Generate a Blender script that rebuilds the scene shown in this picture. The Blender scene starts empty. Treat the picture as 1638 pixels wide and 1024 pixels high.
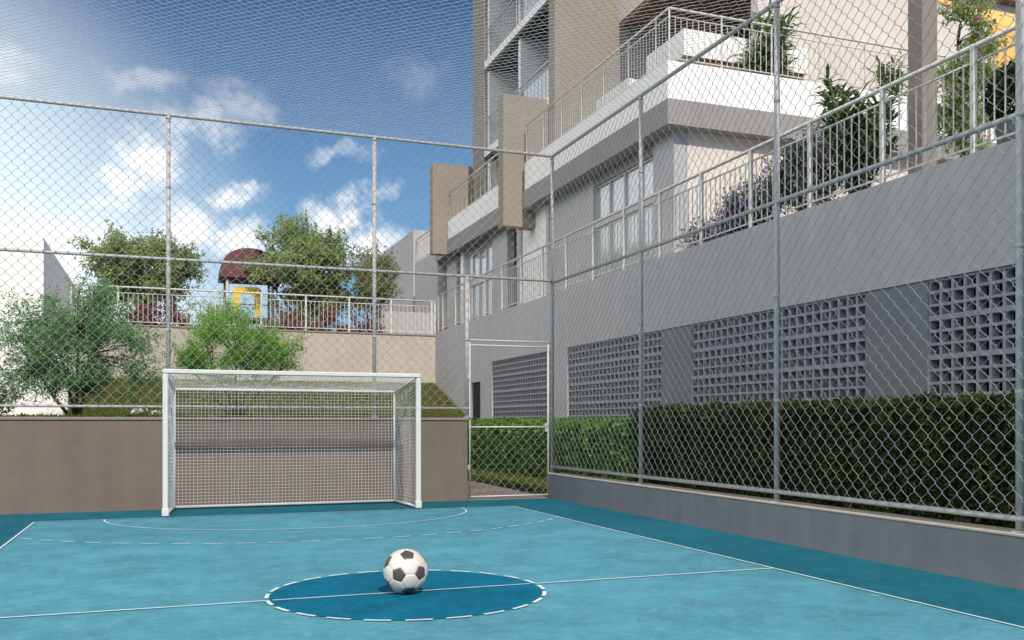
import bpy, math, random
import numpy as np
from mathutils import Vector, Matrix
R = math.radians
random.seed(7); rng = np.random.default_rng(7)
sc = bpy.context.scene
C = sc.collection

# ------------------------------------------------------------------ camera
F_PX, CX, HY, CAM_H = 1497.0, 819.0, 677.0, 1.2
YAW = math.atan((819-262)/F_PX)
SN, CS = math.sin(YAW), math.cos(YAW)
cam = bpy.data.cameras.new('camera'); co = bpy.data.objects.new('camera', cam); C.objects.link(co)
co.location = (0, 0, CAM_H); co.rotation_euler = (R(90), 0, -YAW)
cam.sensor_width = 36; cam.lens = F_PX/1638*36; cam.shift_y = (HY-512)/1638
cam.clip_start = .05; cam.clip_end = 2000
sc.camera = co
sc.render.resolution_x, sc.render.resolution_y = 1024, 640

# ------------------------------------------------------------------ light
SUN_DIR = Vector((.03, 1.0, -math.tan(R(42)))).normalized()     # direction light travels
sd = bpy.data.lights.new('sun', 'SUN'); sd.energy = 3.5; sd.angle = R(1.0); sd.color = (1, .93, .84)
so = bpy.data.objects.new('sun', sd); C.objects.link(so)
so.rotation_euler = SUN_DIR.to_track_quat('-Z', 'Y').to_euler()
so.location = (4, -10, 20)
sc.view_settings.view_transform = 'Standard'; sc.view_settings.look = 'None'
sc.view_settings.exposure = 0.2; sc.view_settings.gamma = 1

# ------------------------------------------------------------------ sky with clouds (world directions)
def sky_dir(az, el):      # az degrees to the right of +Y
    return Vector((math.sin(R(az))*math.cos(R(el)), math.cos(R(az))*math.cos(R(el)), math.sin(R(el))))
def build_world():
    w = bpy.data.worlds.new('World'); sc.world = w; w.use_nodes = True
    nt = w.node_tree; nt.nodes.clear(); N = nt.nodes.new; L = nt.links.new
    out = N('ShaderNodeOutputWorld'); bg = N('ShaderNodeBackground'); bg.inputs['Strength'].default_value = .15
    L(bg.outputs[0], out.inputs[0])
    sky = N('ShaderNodeTexSky'); sky.sky_type = 'NISHITA'; sky.sun_disc = False
    sv = -SUN_DIR
    sky.sun_elevation = math.asin(sv.z); sky.sun_rotation = math.atan2(sv.x, sv.y)
    sky.air_density = 1.0; sky.dust_density = .6; sky.ozone_density = 2.2
    tc = N('ShaderNodeTexCoord'); nrm = N('ShaderNodeVectorMath'); nrm.operation = 'NORMALIZE'
    L(tc.outputs['Generated'], nrm.inputs[0])
    def noise(scale, det, rough=.55, vec=None):
        n = N('ShaderNodeTexNoise'); n.inputs['Scale'].default_value = scale
        n.inputs['Detail'].default_value = det; n.inputs['Roughness'].default_value = rough
        L(vec or nrm.outputs[0], n.inputs['Vector']); return n
    def mth(op, a, b=None, clamp=False):
        m = N('ShaderNodeMath'); m.operation = op; m.use_clamp = clamp
        for i, v in enumerate((a, b)):
            if v is None: continue
            if isinstance(v, (int, float)): m.inputs[i].default_value = v
            else: L(v, m.inputs[i])
        return m.outputs[0]
    # distorted direction
    dn = noise(13, 8, .65)
    sub = N('ShaderNodeVectorMath'); sub.operation = 'SUBTRACT'; L(dn.outputs['Color'], sub.inputs[0]); sub.inputs[1].default_value = (.5, .5, .5)
    scl = N('ShaderNodeVectorMath'); scl.operation = 'SCALE'; L(sub.outputs[0], scl.inputs[0]); scl.inputs['Scale'].default_value = .10
    add = N('ShaderNodeVectorMath'); add.operation = 'ADD'; L(nrm.outputs[0], add.inputs[0]); L(scl.outputs[0], add.inputs[1])
    # clouds: azimuth, elevation, angular radius, flatness, strength
    clouds = [(-.7, 14.8, 2.3, 1.35, 1.25), (-2.2, 13.4, 2.0, 1.5, 1.2), (1.6, 10.9, 2.8, 1.6, 1.1), (4.1, 13.3, 1.9, 1.7, .95),
              (4.6, 10.3, 2.4, 1.8, .9), (10.3, 12.2, 2.6, 1.5, 1.1), (11.5, 10.6, 2.9, 1.9, .95), (4.3, 18.2, 2.4, 1.8, .38),
              (-8.5, 18.4, 2.4, 2.2, .5), (-3.0, 12.1, 1.7, 1.8, .8), (1.8, 16.8, 2.8, 2.6, .5), (14.6, 20.8, 2.2, 1.8, .15),
              (12.5, 13.9, 1.6, 2.2, .5), (10.0, 15.8, 2.0, 3, .35), (6.2, 9.0, 2.4, 1.7, .7), (-.8, 19.0, 2.0, 2.4, .35),
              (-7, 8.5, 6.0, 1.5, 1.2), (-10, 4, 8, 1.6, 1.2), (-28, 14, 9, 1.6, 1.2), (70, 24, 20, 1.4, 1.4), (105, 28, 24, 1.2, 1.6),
              (-62, 24, 20, 1.2, 1.6), (-95, 30, 26, 1.1, 1.8), (-135, 30, 24, 1.1, 1.6), (180, 30, 14, 2, .9), (35, 14, 6, 2, .8)]  # the wide banks beside and behind the view are added fill light
    acc = None
    for az, el, rad, flat, st in clouds:
        d = sky_dir(az, el)
        s = N('ShaderNodeVectorMath'); s.operation = 'SUBTRACT'; L(add.outputs[0], s.inputs[0]); s.inputs[1].default_value = d
        m = N('ShaderNodeVectorMath'); m.operation = 'MULTIPLY'; L(s.outputs[0], m.inputs[0]); m.inputs[1].default_value = (1, 1, flat)
        l = N('ShaderNodeVectorMath'); l.operation = 'LENGTH'; L(m.outputs[0], l.inputs[0])
        mr = N('ShaderNodeMapRange'); mr.interpolation_type = 'SMOOTHSTEP'
        L(l.outputs['Value'], mr.inputs['Value']); mr.inputs['From Min'].default_value = math.sin(R(rad))*1.2
        mr.inputs['From Max'].default_value = math.sin(R(rad))*.25; mr.inputs['To Max'].default_value = st
        acc = mr.outputs[0] if acc is None else mth('MAXIMUM', acc, mr.outputs[0])
    fb = noise(24, 10, .68)
    f2 = N('ShaderNodeMapRange'); L(fb.outputs['Fac'], f2.inputs['Value'])
    f2.inputs['From Min'].default_value = .36; f2.inputs['From Max'].default_value = .52; f2.inputs['To Min'].default_value = .15
    mask = mth('MULTIPLY', acc, f2.outputs[0], True)
    # thin bright veil over the western (left) part of the sky, thickest near the horizon
    hz = N('ShaderNodeVectorMath'); hz.operation = 'DOT_PRODUCT'; L(nrm.outputs[0], hz.inputs[0]); hz.inputs[1].default_value = sky_dir(-24, -5)
    hm = N('ShaderNodeMapRange'); hm.interpolation_type = 'SMOOTHSTEP'; L(hz.outputs['Value'], hm.inputs['Value'])
    hm.inputs['From Min'].default_value = math.cos(R(36.5)); hm.inputs['From Max'].default_value = math.cos(R(20)); hm.inputs['To Max'].default_value = .95
    # low band of horizon light
    sx = N('ShaderNodeSeparateXYZ'); L(nrm.outputs[0], sx.inputs[0])
    lo = N('ShaderNodeMapRange'); L(sx.outputs['Z'], lo.inputs['Value']); lo.inputs['From Min'].default_value = .42; lo.inputs['From Max'].default_value = .05
    lo.inputs['To Min'].default_value = 0; lo.inputs['To Max'].default_value = .72
    deep = N('ShaderNodeVectorMath'); deep.operation = 'MULTIPLY'; L(sky.outputs[0], deep.inputs[0]); deep.inputs[1].default_value = (.20, .30, .46)
    tint = N('ShaderNodeMix'); tint.data_type = 'RGBA'; tint.blend_type = 'MIX'
    L(lo.outputs[0], tint.inputs['Factor']); L(deep.outputs[0], tint.inputs['A']); tint.inputs['B'].default_value = (1.6, 3.5, 4.9, 1)
    veil = N('ShaderNodeMix'); veil.data_type = 'RGBA'; L(hm.outputs[0], veil.inputs['Factor']); L(tint.outputs['Result'], veil.inputs['A']); veil.inputs['B'].default_value = (5.6, 6.5, 6.9, 1)
    mx = N('ShaderNodeMix'); mx.data_type = 'RGBA'; L(mask, mx.inputs['Factor']); L(veil.outputs['Result'], mx.inputs['A'])
    # unseen cloud bank at the left, added and brightened as fill for shaded walls
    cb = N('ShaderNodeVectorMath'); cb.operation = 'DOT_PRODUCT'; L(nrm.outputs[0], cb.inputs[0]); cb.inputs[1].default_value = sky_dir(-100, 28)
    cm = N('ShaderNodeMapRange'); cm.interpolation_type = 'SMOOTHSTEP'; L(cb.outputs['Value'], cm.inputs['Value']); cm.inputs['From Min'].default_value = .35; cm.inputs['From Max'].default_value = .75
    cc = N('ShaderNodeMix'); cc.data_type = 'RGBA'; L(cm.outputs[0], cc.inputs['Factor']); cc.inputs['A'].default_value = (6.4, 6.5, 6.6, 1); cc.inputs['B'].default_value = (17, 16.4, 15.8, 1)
    rb = N('ShaderNodeVectorMath'); rb.operation = 'DOT_PRODUCT'; L(nrm.outputs[0], rb.inputs[0]); rb.inputs[1].default_value = sky_dir(88, 28)  # second bank out of view at the right, added to lift walls facing it
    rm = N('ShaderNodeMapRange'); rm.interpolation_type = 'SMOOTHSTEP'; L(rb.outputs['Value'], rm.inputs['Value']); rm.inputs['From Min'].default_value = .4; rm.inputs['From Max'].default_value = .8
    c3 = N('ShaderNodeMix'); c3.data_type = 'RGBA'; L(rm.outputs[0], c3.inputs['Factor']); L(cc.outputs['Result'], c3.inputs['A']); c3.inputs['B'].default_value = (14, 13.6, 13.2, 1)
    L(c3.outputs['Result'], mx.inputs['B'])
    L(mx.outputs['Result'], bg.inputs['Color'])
build_world()

# ------------------------------------------------------------------ helpers: materials
MATS = {}
def mat(name, col, rough=.8, var=.12, scale=3.0, bump=.0, bscale=120, metal=0, spec=.4, var2=0, scale2=.6):
    m = bpy.data.materials.new(name); m.use_nodes = True; nt = m.node_tree; N = nt.nodes.new; L = nt.links.new
    b = nt.nodes['Principled BSDF']; b.inputs['Roughness'].default_value = rough; b.inputs['Metallic'].default_value = metal
    b.inputs['Specular IOR Level'].default_value = spec
    tc = N('ShaderNodeTexCoord')
    n = N('ShaderNodeTexNoise'); n.inputs['Scale'].default_value = scale; n.inputs['Detail'].default_value = 8; n.inputs['Roughness'].default_value = .62
    L(tc.outputs['Object'], n.inputs['Vector'])
    mr = N('ShaderNodeMapRange'); L(n.outputs['Fac'], mr.inputs['Value']); mr.inputs['From Min'].default_value = .3; mr.inputs['From Max'].default_value = .7
    mr.inputs['To Min'].default_value = 1-var; mr.inputs['To Max'].default_value = 1+var
    fac = mr.outputs[0]
    if var2:
        n2 = N('ShaderNodeTexNoise'); n2.inputs['Scale'].default_value = scale2; n2.inputs['Detail'].default_value = 4
        L(tc.outputs['Object'], n2.inputs['Vector'])
        m2 = N('ShaderNodeMapRange'); L(n2.outputs['Fac'], m2.inputs['Value']); m2.inputs['From Min'].default_value = .3; m2.inputs['From Max'].default_value = .7
        m2.inputs['To Min'].default_value = 1-var2; m2.inputs['To Max'].default_value = 1+var2
        mm = N('ShaderNodeMath'); mm.operation = 'MULTIPLY'; L(fac, mm.inputs[0]); L(m2.outputs[0], mm.inputs[1]); fac = mm.outputs[0]
    v = N('ShaderNodeVectorMath'); v.operation = 'SCALE'; v.inputs[0].default_value = col; L(fac, v.inputs['Scale'])
    L(v.outputs[0], b.inputs['Base Color'])
    if bump:
        bn = N('ShaderNodeTexNoise'); bn.inputs['Scale'].default_value = bscale; bn.inputs['Detail'].default_value = 5
        L(tc.outputs['Object'], bn.inputs['Vector'])
        bp = N('ShaderNodeBump'); bp.inputs['Strength'].default_value = bump; bp.inputs['Distance'].default_value = .01
        L(bn.outputs['Fac'], bp.inputs['Height']); L(bp.outputs[0], b.inputs['Normal'])
    MATS[name] = m; return m
def leaf_mat(name, c1, c2, trans=.35, rough=.55):
    m = bpy.data.materials.new(name); m.use_nodes = True; nt = m.node_tree; N = nt.nodes.new; L = nt.links.new
    b = nt.nodes['Principled BSDF']; b.inputs['Roughness'].default_value = rough; b.inputs['Specular IOR Level'].default_value = .25
    g = N('ShaderNodeNewGeometry'); cr = N('ShaderNodeMix'); cr.data_type = 'RGBA'
    tc = N('ShaderNodeTexCoord'); n = N('ShaderNodeTexNoise'); n.inputs['Scale'].default_value = 2.2; n.inputs['Detail'].default_value = 3
    L(tc.outputs['Object'], n.inputs['Vector'])
    a = N('ShaderNodeMath'); a.operation = 'MULTIPLY_ADD'; L(n.outputs['Fac'], a.inputs[0]); a.inputs[1].default_value = 1.2; a.inputs[2].default_value = -.35
    a2 = N('ShaderNodeMath'); a2.operation = 'MULTIPLY_ADD'; L(g.outputs['Random Per Island'], a2.inputs[0]); a2.inputs[1].default_value = .6; L(a.outputs[0], a2.inputs[2]); a2.use_clamp = True
    L(a2.outputs[0], cr.inputs['Factor']); cr.inputs['A'].default_value = (*c1, 1); cr.inputs['B'].default_value = (*c2, 1)
    L(cr.outputs['Result'], b.inputs['Base Color'])
    t = N('ShaderNodeBsdfTranslucent'); L(cr.outputs['Result'], t.inputs['Color'])
    mx = N('ShaderNodeMixShader'); mx.inputs[0].default_value = trans
    out = nt.nodes['Material Output']; L(b.outputs[0], mx.inputs[1]); L(t.outputs[0], mx.inputs[2]); L(mx.outputs[0], out.inputs['Surface'])
    MATS[name] = m; return m
def court_mat(name, col, col2, var):
    m = mat(name, col, .85, var, 2.2, .35, 60, var2=.12, scale2=.5, spec=.12)
    nt = m.node_tree; N = nt.nodes.new; L = nt.links.new; b = nt.nodes['Principled BSDF']
    src = b.inputs['Base Color'].links[0].from_socket
    tc = N('ShaderNodeTexCoord'); n = N('ShaderNodeTexNoise'); n.inputs['Scale'].default_value = 9; n.inputs['Detail'].default_value = 12; n.inputs['Roughness'].default_value = .75
    n.inputs['Distortion'].default_value = 1.1
    L(tc.outputs['Object'], n.inputs['Vector'])
    mr = N('ShaderNodeMapRange'); L(n.outputs['Fac'], mr.inputs['Value']); mr.inputs['From Min'].default_value = .46; mr.inputs['From Max'].default_value = .72; mr.inputs['To Max'].default_value = .7
    mx = N('ShaderNodeMix'); mx.data_type = 'RGBA'; L(mr.outputs[0], mx.inputs['Factor']); L(src, mx.inputs['A']); mx.inputs['B'].default_value = (*col2, 1)
    L(mx.outputs['Result'], b.inputs['Base Color']); return m

def streak(name, amt, sc_=3.0):
    nt = MATS[name].node_tree; N = nt.nodes.new; L = nt.links.new; b = nt.nodes['Principled BSDF']; src = b.inputs['Base Color'].links[0].from_socket
    tc = N('ShaderNodeTexCoord'); mp = N('ShaderNodeMapping'); mp.inputs['Scale'].default_value = (sc_, sc_, .22); L(tc.outputs['Object'], mp.inputs['Vector'])
    n = N('ShaderNodeTexNoise'); n.inputs['Scale'].default_value = 1.6; n.inputs['Detail'].default_value = 9; n.inputs['Roughness'].default_value = .7; L(mp.outputs[0], n.inputs['Vector'])
    mr = N('ShaderNodeMapRange'); L(n.outputs['Fac'], mr.inputs['Value']); mr.inputs['From Min'].default_value = .42; mr.inputs['From Max'].default_value = .68; mr.inputs['To Min'].default_value = 1; mr.inputs['To Max'].default_value = 1-amt
    v = N('ShaderNodeVectorMath'); v.operation = 'SCALE'; L(src, v.inputs[0]); L(mr.outputs[0], v.inputs['Scale']); L(v.outputs[0], b.inputs['Base Color'])
court_mat('court_light', (.074, .262, .33), (.16, .39, .44), .20)
court_mat('court_dark', (.010, .118, .165), (.03, .175, .22), .16)
court_mat('court_circle', (.0, .115, .20), (.012, .19, .27), .2)
mat('line_paint', (.66, .74, .76), .6, .16, 14)
mat('taupe_plaster', (.185, .145, .116), .9, .06, 5, .25, 150, var2=.06)
mat('taupe_coping', (.24, .205, .175), .85, .08, 6, .1)
mat('curb_plaster', (.19, .197, .21), .9, .07, 5, .25, 150, var2=.08)
mat('curb_coping', (.46, .40, .33), .85, .1, 8, .1)
mat('grey_plaster', (.40, .395, .40), .9, .04, 4, .15, 140, var2=.05)
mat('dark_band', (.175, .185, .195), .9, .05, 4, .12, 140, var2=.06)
mat('band_plaster', (.265, .25, .245), .9, .04, 4, .1, 140, var2=.04)
mat('beige_plaster', (.43, .375, .31), .9, .05, 4, .15, 130, var2=.05)
mat('fin_plaster', (.265, .225, .18), .9, .05, 4, .1, 130, var2=.04)
mat('taupe_tower', (.22, .19, .165), .9, .05, 4, .1, 130)
mat('white_plaster', (.80, .78, .75), .85, .03, 4, .08, 120, var2=.03)
mat('pale_plaster', (.60, .54, .49), .9, .04, 3, .08, 120, var2=.04)
mat('block_concrete', (.29, .285, .31), .9, .1, 20, .2, 120)
for a_, v_ in (('taupe_plaster', .10), ('curb_plaster', .14), ('grey_plaster', .09), ('beige_plaster', .08), ('white_plaster', .06), ('band_plaster', .08), ('fin_plaster', .07)): streak(a_, v_)
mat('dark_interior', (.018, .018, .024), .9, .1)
mat('wood', (.19, .105, .06), .6, .25, 6)
mat('galvanised', (.46, .45, .435), .6, .10, 18, metal=.1)
mat('wire', (.33, .33, .325), .55, .12, 8, metal=.1)
mat('net_wire', (.45, .46, .48), .6, .1, 8)
mat('rail_paint', (.56, .54, .50), .5, .06, 10)
mat('white_metal', (.66, .65, .62), .35, .04, 12, spec=.5)
mat('white_string', (.74, .73, .70), .7, .08, 10)
mat('soil', (.075, .052, .035), .95, .35, 14, .6, 60)
mat('paving', (.25, .205, .175), .9, .35, 45, .5, 90, var2=.15)
mat('ground_earth', (.12, .12, .08), .95, .3, 2, .3, 30)
mat('lawn', (.085, .088, .018), .95, .22, 26, .9, 140, var2=.18, scale2=1.5)
mat('asphalt_terrace', (.28, .26, .24), .9, .1, 4)
mat('bark', (.11, .08, .055), .9, .3, 22, .6, 60)
mat('bark_dark', (.05, .037, .028), .9, .3, 22, .6, 60)
mat('maroon_cover', (.115, .03, .035), .6, .1, 6)
mat('yellow_plastic', (.75, .52, .03), .45, .06, 6)
mat('ball_white', (.62, .56, .51), .42, .04, 30, .08, 260)
mat('ball_black', (.075, .062, .058), .42, .1, 30, .08, 260)
mat('pot_grey', (.14, .15, .17), .8, .1, 6)
mat('shade_wall', (.075, .075, .08), .85, .06, 5)  # dark base colour puts deep shade into balcony walls and slab undersides
mat('reflection_sheet', (.86, .86, .85), .8, .04, 3)  # white sheet behind the panes stands in for reflected sky
mat('orange_awning', (.75, .42, .12), .7, .1, 3)
def glass():
    m = bpy.data.materials.new('window_glass'); m.use_nodes = True; b = m.node_tree.nodes['Principled BSDF']
    b.inputs['Base Color'].default_value = (.8, .82, .84, 1); b.inputs['Roughness'].default_value = .05; b.inputs['Alpha'].default_value = .5; b.inputs['Metallic'].default_value = .55
    b.inputs['Specular IOR Level'].default_value = .8; MATS['window_glass'] = m
glass()
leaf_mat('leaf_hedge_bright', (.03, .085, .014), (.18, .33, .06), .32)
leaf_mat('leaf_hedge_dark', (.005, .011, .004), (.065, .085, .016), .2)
leaf_mat('leaf_tree', (.14, .21, .06), (.46, .56, .21), .5)
leaf_mat('leaf_olive', (.13, .16, .055), (.42, .43, .18), .5)
leaf_mat('leaf_deep', (.06, .16, .05), (.24, .46, .16), .45)
leaf_mat('leaf_fresh', (.09, .24, .02), (.30, .60, .08), .45)
leaf_mat('leaf_pale', (.08, .12, .04), (.28, .34, .14), .35)
leaf_mat('leaf_cover', (.05, .07, .010), (.13, .15, .025), .3)
leaf_mat('leaf_red', (.10, .022, .025), (.34, .10, .09), .35)
leaf_mat('leaf_palm', (.02, .06, .010), (.16, .27, .05), .3)
leaf_mat('leaf_box', (.012, .030, .012), (.06, .11, .03), .25)
leaf_mat('petal_purple', (.13, .05, .22), (.34, .17, .50), .3)
leaf_mat('petal_white', (.6, .58, .52), (.8, .78, .72), .3)
leaf_mat('petal_pink', (.30, .03, .06), (.5, .12, .14), .3)
leaf_mat('leaf_grass', (.05, .075, .012), (.17, .20, .035), .3)

# ------------------------------------------------------------------ helpers: meshes
class MB:
    def __init__(s): s.v = []; s.f = []; s.mi = []; s.sm = []
    def add(s, vs, fs, mi=0, smooth=False):
        o = len(s.v); s.v += [tuple(map(float, v)) for v in vs]; s.f += [tuple(i+o for i in f) for f in fs]
        s.mi += [mi]*len(fs); s.sm += [smooth]*len(fs); return s
    def box(s, x0, x1, y0, y1, z0, z1, mi=0):
        vs = [(x, y, z) for x in (x0, x1) for y in (y0, y1) for z in (z0, z1)]
        return s.add(vs, [(0,1,3,2), (4,6,7,5), (0,4,5,1), (2,3,7,6), (0,2,6,4), (1,5,7,3)], mi)
    def bevbox(s, x0, x1, y0, y1, z0, z1, b=.01, mi=0):
        # chamfered box: convex hull of 24 points built as three-way octagonal prism
        cx_, cy_, cz_ = (x0+x1)/2, (y0+y1)/2, (z0+z1)/2; hx, hy, hz = (x1-x0)/2, (y1-y0)/2, (z1-z0)/2
        b = min(b, hx*.45, hy*.45, hz*.45)
        prof = [(-hx+b, -hy), (hx-b, -hy), (hx, -hy+b), (hx, hy-b), (hx-b, hy), (-hx+b, hy), (-hx, hy-b), (-hx, -hy+b)]
        vs = []
        for z, ins in ((-hz, b), (-hz+b, 0), (hz-b, 0), (hz, b)):
            for x, y in prof:
                vs.append((cx_+x-math.copysign(ins, x) if ins else cx_+x, cy_+y-math.copysign(ins, y) if ins else cy_+y, cz_+z))
        fs = [tuple(range(7, -1, -1)), tuple(range(24, 32))]
        for k in range(3):
            for i in range(8): fs.append((k*8+i, k*8+(i+1) % 8, k*8+8+(i+1) % 8, k*8+8+i))
        return s.add(vs, fs, mi)
    def tube(s, pts, r, n=8, mi=0, cap=True):
        pts = [Vector(p) for p in pts]; rs = r if isinstance(r, (list, tuple)) else [r]*len(pts)
        vs = []; fs = []; prev = None
        for i, p in enumerate(pts):
            t = (pts[min(i+1, len(pts)-1)]-pts[max(i-1, 0)]).normalized()
            if prev is None:
                a = Vector((0, 0, 1)) if abs(t.z) < .9 else Vector((1, 0, 0)); u = t.cross(a).normalized()
            else: u = (prev-t*prev.dot(t)).normalized()
            prev = u; w = t.cross(u)
            for k in range(n):
                an = 2*math.pi*(k+.5)/n; vs.append(p+(u*math.cos(an)+w*math.sin(an))*rs[i])
        for i in range(len(pts)-1):
            for k in range(n): fs.append((i*n+k, i*n+(k+1) % n, (i+1)*n+(k+1) % n, (i+1)*n+k))
        s.add(vs, fs, mi, n > 4)
        if cap:
            o = len(s.v)-len(vs); s.f += [tuple(o+k for k in range(n-1, -1, -1)), tuple(o+len(vs)-n+k for k in range(n))]; s.mi += [mi]*2; s.sm += [False]*2
        return s
    def lathe(s, c, prof, n=24, mi=0):
        vs = []; fs = []
        for r, z in prof:
            for k in range(n): a = 2*math.pi*k/n; vs.append((c[0]+r*math.cos(a), c[1]+r*math.sin(a), c[2]+z))
        for i in range(len(prof)-1):
            for k in range(n): fs.append((i*n+k, i*n+(k+1) % n, (i+1)*n+(k+1) % n, (i+1)*n+k))
        return s.add(vs, fs, mi, True)
    def quads(s, V, F, mi=0, smooth=False):
        return s.add(V.reshape(-1, 3).tolist(), F.tolist(), mi, smooth)
    def build(s, name, m, parent=None, origin=None):
        me = bpy.data.meshes.new(name)
        o0 = Vector(origin) if origin else Vector((0, 0, 0))
        vs = [(v[0]-o0.x, v[1]-o0.y, v[2]-o0.z) for v in s.v] if origin else s.v
        me.from_pydata(vs, [], s.f)
        for mm in (m if isinstance(m, (list, tuple)) else [m]): me.materials.append(MATS[mm])
        me.polygons.foreach_set('material_index', s.mi); me.polygons.foreach_set('use_smooth', s.sm); me.update()
        o = bpy.data.objects.new(name, me); C.objects.link(o)
        if parent is not None:
            o.parent = parent
            pw = world_loc(parent); o.location = o0-pw
        else: o.location = o0
        return o
def world_loc(o):
    p = Vector(o.location)
    while o.parent: o = o.parent; p += Vector(o.location)
    return p
def thing(name, label, cat, loc, group=None):
    o = bpy.data.objects.new(name, None); C.objects.link(o); o.location = loc; o.empty_display_size = .3
    o['label'] = label; o['category'] = cat
    if group: o['group'] = group
    return o
def tag(o, label, cat, group=None, kind=None):
    o['label'] = label; o['category'] = cat
    if group: o['group'] = group
    if kind: o['kind'] = kind
    return o
def struct(o): o['kind'] = 'structure'; return o
def cp(o, parent, loc):
    c = o.copy(); C.objects.link(c); c.parent = parent; c.location = loc; return c

# ------------------------------------------------------------------ ground, court
CRTX0, CRTX1, CRTY1 = -14, 5.79, 13.85
b = MB(); b.add([(-300, -120, -.06), (300, -120, -.06), (300, 500, -.06), (-300, 500, -.06)], [(0, 1, 2, 3)])
struct(b.build('ground', 'ground_earth'))
b = MB(); b.add([(CRTX0, -12, 0), (CRTX1, -12, 0), (CRTX1, CRTY1, 0), (CRTX0, CRTY1, 0)], [(0, 1, 2, 3)])
struct(b.build('court_border', 'court_dark'))
LX0, LX1, GL, HL = -1.46, 4.69, 12.57, 6.45
CXM = 1.615
b = MB(); b.add([(LX0, HL*2-GL, .004), (LX1, HL*2-GL, .004), (LX1, GL, .004), (LX0, GL, .004)], [(0, 1, 2, 3)])
struct(b.build('court_surface', 'court_light'))
def disc(cx_, cy_, r, z, n=96): return [(cx_+r*math.cos(2*math.pi*i/n), cy_+r*math.sin(2*math.pi*i/n), z) for i in range(n)]
b = MB(); b.add(disc(CXM, HL, .95, .008), [tuple(range(96))]); struct(b.build('centre_circle', 'court_circle'))
b = MB(); W = .021; ZL = .012
def strip(p, q, w=W, z=ZL):
    p = Vector((*p, z)); q = Vector((*q, z)); n = Vector((-(q-p).y, (q-p).x, 0)).normalized()*w/2
    b.add([p-n, q-n, q+n, p+n], [(0, 1, 2, 3)])
def arc(cx_, cy_, rx, ry, a0, a1, n, w=W, dash=None, clip=True):
    P = [(cx_+rx*math.cos(a0+(a1-a0)*i/n), cy_+ry*math.sin(a0+(a1-a0)*i/n)) for i in range(n+1)]
    for i in range(n):
        if dash and (i % dash[0]) >= dash[1]: continue
        if clip and (P[i][0] < LX0 or P[i][0] > LX1): continue
        p = Vector((*P[i], 0)); q = Vector((*P[i+1], 0))
        def nn(k):
            k0, k1 = max(k-1, 0), min(k+1, n); t = Vector((P[k1][0]-P[k0][0], P[k1][1]-P[k0][1], 0)).normalized(); return Vector((-t.y, t.x, 0))*w/2
        zz = Vector((0, 0, ZL)); a, c = nn(i), nn(i+1)
        b.add([p-a+zz, q-c+zz, q+c+zz, p+a+zz], [(0, 1, 2, 3)])
strip((LX0, GL), (LX1, GL)); strip((LX0, GL-W/2), (LX0, HL*2-GL)); strip((LX1, GL-W/2), (LX1, HL*2-GL)); strip((LX0+W/2, HL), (CXM-.96, HL)); strip((CXM+.96, HL), (LX1-W/2, HL))
strip((CXM-.93, HL), (CXM+.93, HL), W*.9, .0125)
arc(CXM, HL, .965, .965, 0, 2*math.pi, 144, .028, (6, 4), False)
arc(CXM, GL-W/2, 2.30, 1.83, math.pi, 2*math.pi, 90)
arc(CXM, GL-W/2, 3.66, 3.02, math.pi, 2*math.pi, 180, W*1.1, (5, 3))
struct(b.build('court_marking', 'line_paint'))

# ------------------------------------------------------------------ walls round the court
t = thing('boundary_wall', 'taupe rendered wall behind the goal, as high as a person\'s waist', 'wall', (0, CRTY1, 0))
b = MB(); b.bevbox(-14, 4.42, CRTY1, CRTY1+.2, -.05, 1.24, .008); b.build('wall', 'taupe_plaster', t)
b = MB(); b.bevbox(-14, 4.435, CRTY1-.02, CRTY1+.22, 1.242, 1.285, .006); b.build('coping', 'taupe_coping', t)
t = thing('kerb_wall', 'low grey blue wall along the right side of the court under the fence', 'low wall', (5.79, 8, 0))
b = MB(); b.bevbox(5.79, 6.02, -2, CRTY1+.05, -.05, .375, .01); b.build('wall', 'curb_plaster', t)
b = MB(); b.bevbox(5.78, 6.04, -2, CRTY1+.06, .377, .40, .005); b.build('coping', 'curb_coping', t)

# ------------------------------------------------------------------ chain link
def chain(mb, O, U, V, Wn, width, height, p, q, r, side=4, sag=0):
    O, U, V, Wn = (np.array(a, float) for a in (O, U, V, Wn))
    nw = int(round(width/p)); nh = int(round(height/(q/2)))
    hh = height/nh; pp = width/nw
    i = np.arange(nw)[:, None]; j2 = np.arange(2*nh+2)[None, :]; j = j2//2
    sgn = np.where((i+j) % 2 == 0, -1., 1.); e = np.where(j2 % 2 == 0, -1., 1.)
    uu = (i+.5)*pp + sgn*(pp/2+r*.5); vv = np.clip(j*hh+e*hh*.10, 0, height) + 0*i; wn = sgn*e*r*.9 + 0*i
    uu = np.clip(uu, 0, width)
    if sag: wn = wn - sag*np.sin(np.pi*uu/width)*np.sin(np.pi*vv/height) + rng.normal(0, .004, wn.shape)
    cen = O+uu[..., None]*U+vv[..., None]*V+wn[..., None]*Wn
    offs = [(-1, 0), (0, -1), (1, 0), (0, 1)] if side == 4 else [(-1, -.6), (1, -.6), (0, 1)]
    ring = np.stack([cen+(a*r*1.3)*U+(c*r)*Wn for a, c in offs], 2)       # nw, nh+1, side, 3
    idx = np.arange(nw*(2*nh+2)*side).reshape(nw, 2*nh+2, side)
    F = []
    for k in range(side):
        k2 = (k+1) % side
        F.append(np.stack([idx[:, :-1, k], idx[:, :-1, k2], idx[:, 1:, k2], idx[:, 1:, k]], -1).reshape(-1, 4))
    mb.quads(ring, np.concatenate(F), 0, True)
FY, FX, FT = 13.92, 5.87, 5.50
PR = .029
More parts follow.
